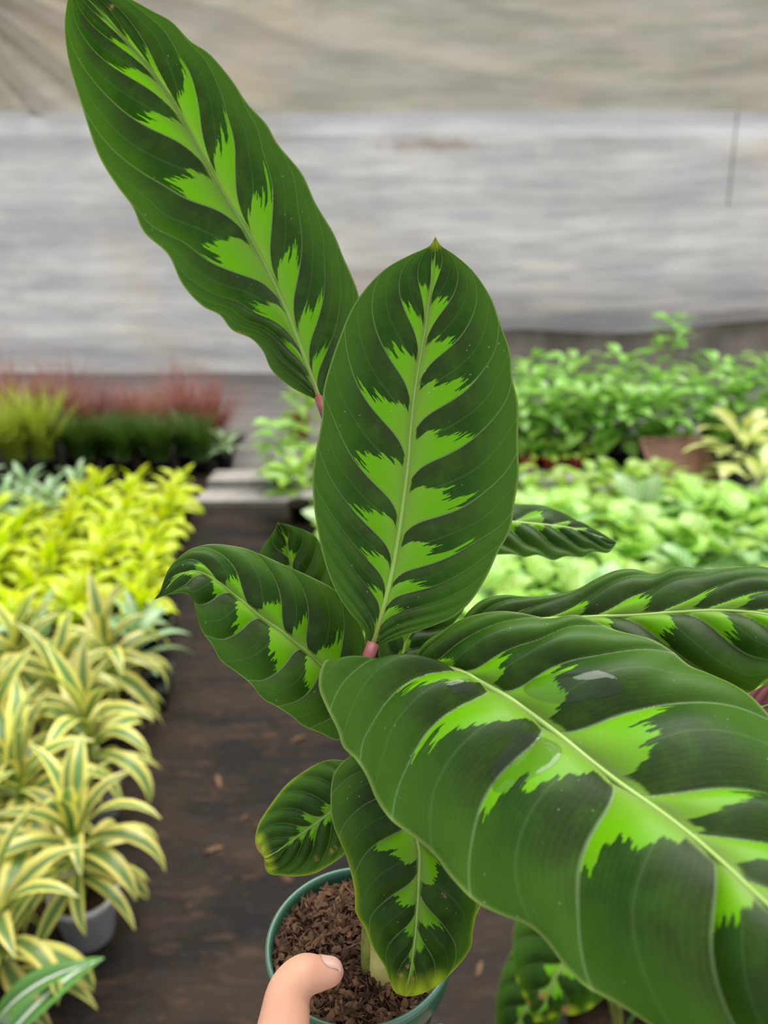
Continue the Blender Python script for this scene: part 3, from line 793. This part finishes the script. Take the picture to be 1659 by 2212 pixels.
M_PALECAL = stripe_mat('pale_calathea_leaf', (186, 222, 104), (160, 208, 84), .2, .9, tint=(104, 164, 58), veins=8, rough=.32)
M_PALECAL2 = stripe_mat('frosted_calathea_leaf', (190, 216, 158), (150, 190, 120), .2, .9, tint=(84, 138, 74), veins=10, rough=.32)
M_OLIVE = stripe_mat('yellow_green_leaf', (176, 210, 70), (144, 188, 60), .2, .7, tint=(96, 140, 48), veins=6)
M_BUSH = stripe_mat('bush_leaf', (122, 176, 54), (146, 196, 84), .1, .8, rough=.32)
M_CREAM = stripe_mat('cream_splashed_leaf', (222, 226, 140), (132, 170, 60), .5, .9)
M_REDGRASS = stripe_mat('red_grass_blade', (150, 96, 88), (176, 120, 112), .2, .8)
M_DARKGRASS = stripe_mat('dark_grass_blade', (60, 92, 26), (84, 118, 42), .2, .8)
M_YELGRASS = stripe_mat('yellow_grass_blade', (176, 180, 70), (140, 160, 50), .2, .8)
M_DARKCAL = stripe_mat('dark_calathea_leaf', (96, 150, 40), (40, 82, 28), .10, .22, tint=(70, 110, 52), veins=5)

def child_copy(src, parent):
    o = src.copy(); C.objects.link(o); o.parent = parent; return o
POTS = {}
def pot_mesh(mat, r, h):
    key = (mat.name, round(r, 3), round(h, 3))
    if key not in POTS:
        v, f = lathe_data([(.0, 0), (r * .72, 0), (r * .96, h * .86), (r * 1.04, h * .87), (r * 1.05, h), (r * .98, h), (r * .93, h * .88), (r * .93, h * .84)], 20)
        me = bpy.data.meshes.new('pot'); me.from_pydata(v, [], f); me.polygons.foreach_set('use_smooth', [True] * len(f)); me.materials.append(mat)
        v2, f2 = lathe_data([(0, h * .86), (r * .5, h * .87), (r * .94, h * .85)], 20)
        m2 = bpy.data.meshes.new('soil'); m2.from_pydata(v2, [], f2); m2.materials.append(M_SOIL)
        POTS[key] = (me, m2)
    return POTS[key]
STEMS = {}
def stem_mesh(h, r, mat):
    key = (round(h, 2), r, mat.name)
    if key not in STEMS:
        v, f = tube_data([(0, 0, 0), (.004, .002, h * .5), (0, 0, h)], [r, r * .9, r * .6], 6)
        me = bpy.data.meshes.new('stem'); me.from_pydata([tuple(map(float, q)) for q in v], [], f); me.materials.append(mat); STEMS[key] = me
    return STEMS[key]
def add(me, name, parent, loc=(0, 0, 0), rot=(0, 0, 0), sc=1.0):
    o = bpy.data.objects.new(name, me); o.parent = parent; o.location = loc; o.rotation_euler = rot; o.scale = (sc, sc, sc); C.objects.link(o); return o
M_STEM = plain('green_stem', (120, 140, 60), .5, .4, .15, 40)

def lib(prefix, specs): return [blade_mesh('leaf', **s) for s in specs]
LIB = {
 'song': lib('song', [dict(L=.22, W=.044, elev=80, bend=60, fold=.30, mat=M_SONG, pk=.42), dict(L=.23, W=.046, elev=64, bend=100, fold=.28, mat=M_SONG, pk=.42),
                      dict(L=.23, W=.046, elev=46, bend=125, fold=.25, mat=M_SONG, pk=.45), dict(L=.21, W=.043, elev=24, bend=115, fold=.22, mat=M_SONG, pk=.45, twist=25), dict(L=.17, W=.034, elev=4, bend=80, fold=.2, mat=M_SONG, twist=-20)]),
 'lime': lib('lime', [dict(L=.16, W=.042, elev=74, bend=60, fold=.35, mat=M_LIME), dict(L=.17, W=.045, elev=52, bend=85, fold=.3, mat=M_LIME), dict(L=.16, W=.045, elev=30, bend=80, fold=.25, mat=M_LIME, twist=20), dict(L=.13, W=.04, elev=8, bend=60, fold=.2, mat=M_LIME)]),
 'silver': lib('silver', [dict(L=.17, W=.040, elev=70, bend=55, fold=.3, mat=M_SILVER), dict(L=.18, W=.044, elev=48, bend=70, fold=.3, mat=M_SILVER), dict(L=.17, W=.042, elev=24, bend=65, fold=.25, mat=M_SILVER)]),
 'wstripe': lib('wstripe', [dict(L=.24, W=.055, elev=60, bend=70, fold=.35, mat=M_WSTRIPE), dict(L=.26, W=.055, elev=35, bend=40, fold=.35, mat=M_WSTRIPE, twist=30), dict(L=.22, W=.05, elev=20, bend=60, fold=.3, mat=M_WSTRIPE)]),
 'palecal': lib('palecal', [dict(L=.25, W=.105, elev=72, bend=80, fold=.12, mat=M_PALECAL, pet=.42, pk=.42, wav=.10, nu=12), dict(L=.26, W=.11, elev=58, bend=70, fold=.10, mat=M_PALECAL, pet=.42, pk=.42, wav=.10, nu=12), dict(L=.23, W=.105, elev=40, bend=60, fold=.10, mat=M_PALECAL, pet=.42, pk=.42, wav=.12, nu=12)]),
 'frost': lib('frost', [dict(L=.25, W=.10, elev=74, bend=60, fold=.12, mat=M_PALECAL2, pet=.42, pk=.42, wav=.08, nu=12), dict(L=.26, W=.105, elev=58, bend=65, fold=.10, mat=M_PALECAL2, pet=.42, pk=.42, wav=.08, nu=12), dict(L=.23, W=.10, elev=40, bend=60, fold=.10, mat=M_PALECAL2, pet=.42, pk=.42, wav=.10, nu=12)]),
 'olive': lib('olive', [dict(L=.20, W=.075, elev=72, bend=75, fold=.15, mat=M_OLIVE, pet=.4, pk=.42, nu=10), dict(L=.21, W=.08, elev=54, bend=75, fold=.12, mat=M_OLIVE, pet=.4, pk=.42, nu=10), dict(L=.19, W=.075, elev=36, bend=60, fold=.12, mat=M_OLIVE, pet=.4, pk=.42, nu=10)]),
 'bush': lib('bush', [dict(L=.17, W=.062, elev=60, bend=85, fold=.15, mat=M_BUSH, pet=.3, nu=8), dict(L=.19, W=.066, elev=35, bend=75, fold=.12, mat=M_BUSH, pet=.3, nu=8), dict(L=.16, W=.06, elev=12, bend=60, fold=.12, mat=M_BUSH, pet=.3, nu=8)]),
 'cream': lib('cream', [dict(L=.34, W=.11, elev=66, bend=70, fold=.2, mat=M_CREAM, pet=.3, nu=10), dict(L=.36, W=.115, elev=44, bend=70, fold=.15, mat=M_CREAM, pet=.3, nu=10), dict(L=.32, W=.11, elev=22, bend=50, fold=.15, mat=M_CREAM, pet=.3, nu=10)]),
 'darkcal': lib('darkcal', [dict(L=.2, W=.085, elev=66, bend=100, fold=.1, mat=M_DARKCAL, pet=.35, nu=12, wav=.08), dict(L=.2, W=.085, elev=48, bend=100, fold=.1, mat=M_DARKCAL, pet=.35, nu=12, wav=.08)]),
}
def rosette(name, kind, loc, n, z0, z1, pot, label, cat='plant', group=None, sc=1.0, rz=None, stem=True, lean=0.0):
    e = empty(name, loc, random.uniform(0, 6.28) if rz is None else rz)
    tag(e, label, cat, group)
    mat, r, h = pot
    pm, sm_ = pot_mesh(mat, r, h)
    p = add(pm, 'pot', e); add(sm_, 'soil', e)
    if stem: add(stem_mesh(z1, .006, M_STEM), 'stem', e, (0, 0, h * .8), sc=max(.05, (z1 - h * .8) / z1))
    vs_ = LIB[kind]; k = len(vs_)
    for i in range(n):
        f = i / max(1, n - 1)                       # 0 = lowest and oldest
        v = vs_[min(k - 1, max(0, int((1 - f) * k + random.uniform(-.35, .35))))]
        az = i * 2.39996 + random.uniform(-.3, .3)
        z = z0 + (z1 - z0) * f
        add(v, 'leaf', e, (.006 * math.cos(az), .006 * math.sin(az), z), (random.uniform(-.32, .32), random.uniform(-.25, .25), az), sc * random.uniform(.82, 1.12) * (1 - .15 * f))
    return e
def ordn(i): return ('first', 'second', 'third', 'fourth', 'fifth', 'sixth', 'seventh', 'eighth', 'ninth', 'tenth', 'eleventh', 'twelfth', 'thirteenth', 'fourteenth')[i]
def seen(p, m=120):
    x, y = proj(p); return -m < x < W_ + m and -m < y < H_ + m

# ---- left bed: rows run away from the camera along the aisle
AD = np.array([-math.sin(R(9)), math.cos(R(9)), 0]); AL = np.array([-math.cos(R(9)), -math.sin(R(9)), 0])
def left_pos(y, c):        # y = distance of the row at the aisle edge, c = metres in from the aisle
    return np.array([-.40 - .158 * y, y, 0]) + AL * c
M_TRAY = M_BLACK
def tray(loc, rz, label, w=.52, d=.26, h=.055):
    e = empty('nursery_tray', loc, rz); tag(e, label, 'tray', 'black nursery trays')
    t = .006
    mesh_obj('tray_base', *box_data(-w/2, w/2, -d/2, d/2, 0, .006), M_TRAY, e, smooth=False)
    for nm, bx in (('tray_side', (-w/2, w/2, -d/2, -d/2 + t, .006, h)), ('tray_side', (-w/2, w/2, d/2 - t, d/2, .006, h)), ('tray_side', (-w/2, -w/2 + t, -d/2 + t, d/2 - t, .006, h)), ('tray_side', (w/2 - t, w/2, -d/2 + t, d/2 - t, .006, h))):
        mesh_obj(nm, *box_data(*bx), M_TRAY, e, smooth=False)
    rimv = merge(box_data(-w/2 - .008, w/2 + .008, -d/2 - .008, -d/2, h, h + .005), box_data(-w/2 - .008, w/2 + .008, d/2, d/2 + .008, h, h + .005), box_data(-w/2 - .008, -w/2, -d/2, d/2, h, h + .005), box_data(w/2, w/2 + .008, -d/2, d/2, h, h + .005))
    mesh_obj('tray_rim', *rimv, M_TRAY, e, smooth=False)
    return e
# variegated plants nearest the camera
song_rows = [(.92, [.06, .30, .54]), (1.10, [-.02, .20, .43]), (1.27, [.08, .30, .53]), (1.44, [-.02, .20, .42, .66]), (1.61, [.08, .30, .52, .75]), (1.77, [-.0, .22, .45, .68])]
for i, (y, cs) in enumerate(song_rows):
    for j, c in enumerate(cs):
        p = left_pos(y, c + (.07 if y > 1.2 else .02))
        if not seen(p + [0, 0, .25], 260): continue
        rosette('variegated_dracaena', 'song', p, 30, .13, .26 + .03 * random.random(), (M_WHITEPOT, .062, .11),
                'yellow edged dracaena with arching striped leaves, %s row back, %s plant from the aisle' % (ordn(i), ordn(j)), 'plant', 'yellow edged dracaenas in the left bed', sc=random.uniform(.92, 1.08))
pq = on_plane(-30, 2235, .18); pq[2] = 0
rosette('striped_dracaena', 'wstripe', pq, 10, .12, .20, (M_WHITEPOT, .06, .10), 'dark green plant with white striped leaves in the lower left corner', 'plant', rz=2.2)
for j, c in enumerate((.0, .26, .5, .74)):
    p = left_pos(1.93, c + .02) + np.array([0, 0, .008])
    rosette('silver_dracaena', 'silver', p, 15, .12, .22, (M_BLACK, .055, .09), 'silver green plant between yellow edged and lime rows, %s from the aisle' % ordn(j), 'plant', 'silver plants in the left bed')
rows = np.arange(2.16, 3.50, .19)
for i, y in enumerate(rows):
    for j in range(8):
        p = left_pos(y, .06 + .19 * j + random.uniform(-.02, .02))
        if not seen(p + [0, 0, .2], 230): continue
        if i >= len(rows) - 2 and j >= 3: continue
        p = p + np.array([0, 0, .008])
        rosette('lime_dracaena', 'lime', p, 18, .10, .20, (M_BLACK, .05, .085), 'bright lime yellow dracaena, %s lime row back, %s plant from the aisle' % (ordn(i), ordn(j)), 'plant', 'lime dracaenas in the left bed', sc=random.uniform(.88, 1.1))
for i, (y, cs) in enumerate(((3.12, (.66, .86, 1.06)), (3.33, (.62, .82, 1.02, 1.22)), (3.55, (.55, .78, 1.0, 1.22)))):
    for j, c in enumerate(cs):
        p = left_pos(y, c)
        rosette('silver_dracaena', 'silver', p, 13, .12, .22, (M_BLACK, .055, .09), 'silver green plant behind the lime plants, %s row, %s from the aisle' % (ordn(i), ordn(j)), 'plant', 'silver plants at the back of the left bed')
for k, (y, c, w, d) in enumerate(((1.93, .15, .42, .16), (2.255, .24, .53, .33))):
    q = left_pos(y, c); tray(q, R(9), 'black nursery tray at the aisle edge, %s' % ('under silver plants' if k == 0 else 'under lime plants'), w, d)

def grass(name, mat, loc, n, h, spread, label, group, pot, wid=.006):
    e = empty(name, loc, random.uniform(0, 6.28)); tag(e, label, 'plant', group)
    pm, sm_ = pot_mesh(*pot); add(pm, 'pot', e); add(sm_, 'soil', e)
    V, Fc, uv = [], [], []
    z0 = pot[2] * .85
    for i in range(n):
        az = random.uniform(0, 6.28); L = h * random.uniform(.6, 1.05); el = R(random.uniform(90 - spread, 88)); bd = R(random.uniform(10, 70)); w = wid * random.uniform(.6, 1.2)
        x = Vector((random.gauss(0, .02), random.gauss(0, .02), z0)); d = Vector((math.cos(az), math.sin(az), 0)); s = Vector((-d.y, d.x, 0))
        for k in range(5):
            f = k / 4; a = el - bd * f; ww = w * (1 - f) ** .6 + .0005
            V.append(tuple(x - s * ww)); uv.append((f, -1)); V.append(tuple(x + s * ww)); uv.append((f, 1))
            x = x + (d * math.cos(a) + Vector((0, 0, math.sin(a)))) * (L / 4)
        b = len(V) - 10
        for k in range(4): Fc.append((b + 2*k, b + 2*k + 1, b + 2*k + 3, b + 2*k + 2))
    o = mesh_obj('blades', V, Fc, mat, e); tag(o, kind='stuff')
    ul = o.data.uv_layers.new(name='blade'); ul.data.foreach_set('uv', [q for lp in o.data.loops for q in uv[lp.vertex_index]])
for j in range(9):
    grass('dark_green_grass', M_DARKGRASS, (-1.10 - .115 * j, 4.30 + .12 * (j % 2), .02), 190, .33, 30, 'dark green grass clump behind the silver plants, %s from the aisle' % ordn(j), 'dark grass clumps', (M_BLACK, .06, .09))
for j in range(8):
    grass('red_grass', M_REDGRASS, (-1.12 - .19 * j, 4.72 + .10 * (j % 2), .02), 230, random.uniform(.44, .66), 46, 'reddish arching grass behind the dark grass, %s from the aisle' % ordn(j), 'red grass clumps', (M_BLACK, .07, .1), .005)
for j in range(4):
    grass('yellow_grass', M_YELGRASS, (-2.02 - .15 * j, 4.28 - .06 * j, .02), 120, .52, 40, 'yellow green arching grass at the far left, %s from the aisle' % ordn(j), 'yellow grass clumps', (M_BLACK, .07, .1), .011)
rosette('silver_dracaena', 'silver', (-.98, 4.42, .02), 12, .09, .15, (M_BLACK, .06, .09), 'small grey green plant at the end of the dark grass row', 'plant')

# ---- right bed
def right_pos(y, c): return np.array([.47 - .24 * y, y, 0]) + np.array([math.cos(R(9)), math.sin(R(9)), 0]) * c
nrow = 0
for i, y in enumerate(np.arange(1.62, 2.85, .24)):
    for j in range(9):
        p = right_pos(y, .10 + .25 * j + random.uniform(-.03, .03))
        if not seen(p + [0, 0, .25], 230): continue
        fro = (i + j * 2) % 5 == 0 or (j >= 4 and i < 3)
        rosette('pale_calathea', 'frost' if fro else 'palecal', p, 16, .09, .14, (M_BLACK, .06, .10),
                '%s calathea in the right bed, %s row back, %s plant from the aisle' % ('frosted pale green' if fro else 'light green', ordn(i), ordn(j)), 'plant', 'pale calatheas in the right bed', sc=random.uniform(1.05, 1.3), stem=False)
for i, y in enumerate(np.arange(2.86, 3.6, .21)):
    for j in range(10):
        p = right_pos(y, .12 + .22 * j + random.uniform(-.03, .03))
        if not seen(p + [0, 0, .25], 60): continue
        if p[0] > 1.62 and i >= 1: continue
        rosette('yellow_green_calathea', 'olive', p, 14, .09, .13, (M_BLACK, .055, .09),
                'yellow green leafy plant farther back in the right bed, %s row, %s from the aisle' % (ordn(i), ordn(j)), 'plant', 'yellow green plants in the right bed', stem=False)
for i, (y, xs, hh) in enumerate(((4.45, (.80, 1.02, 1.24, 1.46, 1.68), .38), (4.75, (.95, 1.2, 1.46, 1.74, 2.02, 2.3, 2.6), .44), (5.1, (1.0, 1.3, 1.62, 1.95, 2.3, 2.62), .50))):
    for j, x in enumerate(xs):
        tall = .26 if (i == 2 and j in (3,)) else 0
        rosette('leafy_bush', 'bush', (x, y, .02), 44, .14, hh + .04 + tall, (M_BLACK, .08, .12), 'bushy mid green plant by the plastic wall, %s row, %s from the left%s' % (ordn(i), ordn(j), ', tallest' if tall else ''), 'plant', 'bushy plants at the back', sc=1.45)
for j, (x, y) in enumerate(((1.98, 3.86 + .1), (2.22, 3.7), (2.1, 4.28), (1.78, 3.35))):
    rosette('cream_dieffenbachia', 'cream', (x, y, .02 if y > 3.9 else 0), 13, .14, .24, (M_BLACK, .08, .12), 'cream and green broad leaved plant at the right edge, %s from the front' % ordn((2, 1, 3, 0)[j]), 'plant', 'cream leaved plants at the right edge')
for j in range(3):
    rosette('red_potted_plant', 'olive', (.86 + .14 * j, 4.28, .02 if 1 else 0), 8, .1, .14, (M_REDPOT, .06, .11), 'small plant in a red pot, %s from the left' % ordn(j), 'plant', 'plants in red pots', stem=False, sc=.7)
# group at the far end of the aisle
rosette('trailing_plant', 'bush', (-.56, 3.95, .03), 32, .10, .34, (M_BLACK, .06, .1), 'green plant at the far end of the aisle, nearest the boards', 'plant', sc=1.15)
rosette('trailing_plant', 'olive', (-.46, 4.38, .055), 26, .10, .40, (M_BLACK, .06, .1), 'pale green plant behind the aisle end boards', 'plant', sc=1.1)
rosette('trailing_plant', 'olive', (-.42, 3.5, 0), 24, .10, .22, (M_BLACK, .06, .1), 'pale green plant in front of the aisle end boards', 'plant', sc=1.15, stem=False)
rosette('red_potted_plant', 'bush', (-.62, 5.2, .02), 16, .20, .34, (M_REDPOT, .09, .16), 'plant in a dark red pot beyond the end of the aisle', 'plant', sc=.8)

# brown mesh tray propped in the right bed
e = empty('mesh_tray', (1.74, 3.97, -.01), R(8)); tag(e, 'terracotta brown plastic mesh tray propped among the plants', 'tray')
M_MESH = plain('brown_mesh_plastic', (116, 82, 64), .6, .3, .08, 30)
e.rotation_euler = (R(38), 0, R(10))
mesh_obj('tray_rim', *merge(box_data(-.2, .2, -.02, 0, 0, .016), box_data(-.2, .2, .38, .40, 0, .016), box_data(-.2, -.18, 0, .38, 0, .016), box_data(.18, .2, 0, .38, 0, .016)), M_MESH, e, smooth=False)
mesh_obj('mesh_base', *merge(*([box_data(-.18 + .018 * k, -.168 + .018 * k, 0, .38, .004, .012) for k in range(20)] + [box_data(-.18, .18, .018 * k, .018 * k + .012, .0, .009) for k in range(21)])), M_MESH, e, smooth=False)['kind'] = 'stuff'

# second calathea standing on the floor under the big leaf
P2 = on_plane(1345, 2225, .15); P2[2] = 0
plant2 = empty('potted_calathea', P2); tag(plant2, 'dark calathea with brown edged leaves in a black pot at the lower right', 'plant')
pm, sm_ = pot_mesh(M_BLACK, .085, .15); add(pm, 'pot', plant2); add(sm_, 'soil', plant2)
lv = {}
lv['A'] = cal_leaf('drooping leaf with scorched brown tip', [(1290,1930,.97),(1262,1990,.96),(1220,2079,.95),(1194,2119,.945),(1178,2165,.945),(1155,2209,.95)],
    [(1230,1925),(1150,1950),(1113,1995),(1110,2062),(1116,2119),(1136,2163)], [(1350,1980),(1370,2050),(1345,2120),(1306,2154),(1269,2183),(1234,2193),(1211,2189),(1188,2203)],
    da=.02, db=.02, ext=.28, n_veins=6, bulge=.08, corr=.003, seed=21, owner=plant2, origin=P2, spots=[(1172,2150,12),(1222,2181,13),(1140,2168,9)], yellow=[(1160,2205,22),(1130,2150,15),(1115,2118,12),(1235,2188,24),(1275,2176,16),(1195,2198,18)], nu=120, nt=22, rib=.003)
lv['B'] = cal_leaf('darker leaf behind the drooping one', [(1230,2030,1.03),(1180,2110,1.02),(1142,2171,1.01),(1119,2212,1.01),(1100,2290,1.02)],
    [(1170,2025),(1110,2050),(1081,2114),(1072,2177),(1076,2240)], [(1240,2110),(1220,2180),(1180,2240),(1140,2285)],
    da=.02, db=.02, ext=.22, n_veins=6, bulge=.08, corr=.003, seed=22, owner=plant2, origin=P2, nu=100, nt=20, rib=.003)
for q in lv.values():
    Z = q[1]['M'][0]; B0 = P2 + np.array([0, 0, .12])
    mesh_obj('petiole', *tube_data(spline(np.array([B0, B0 * .5 + Z * .5 + [0, 0, .05], Z]), 14) - P2, np.linspace(.005, .003, 14), 8), M_PETIOLE_G, plant2)
for i in range(7):
    add(LIB['darkcal'][i % 2], 'leaf', plant2, (0, 0, .13), (random.uniform(-.2, .2), random.uniform(-.2, .2), -1.4 + i * .62), 1.15)
# dry scraps on the aisle
M_DRY = plain('dry_leaf', (96, 72, 52), .8, .2, .2, 40)
for j, (px, py, L_, lab) in enumerate(((470,1672,.07,'curled tan leaf scrap on the aisle beside the yellow edged plants'), (440,1842,.06,'tan leaf scrap on the aisle level with the low round leaf'), (520,1772,.035,'tiny brown scrap on the aisle left of the low round leaf'), (660,1590,.06,'pale scrap on the aisle behind the curled leaf'), (1030,2110,.05,'tan scrap on the floor right of the green pot'))):
    p = on_plane(px, py, .004)
    me = blade_mesh('leaf_scrap', L_ * .75, L_ * .2, 10, 30, .2, M_DRY, nu=6, wav=.5)
    o = bpy.data.objects.new('leaf_scrap', me); C.objects.link(o); o.location = p; o.rotation_euler = (.1, 0, random.uniform(0, 6)); tag(o, lab, 'dry leaf', 'dry scraps on the aisle')
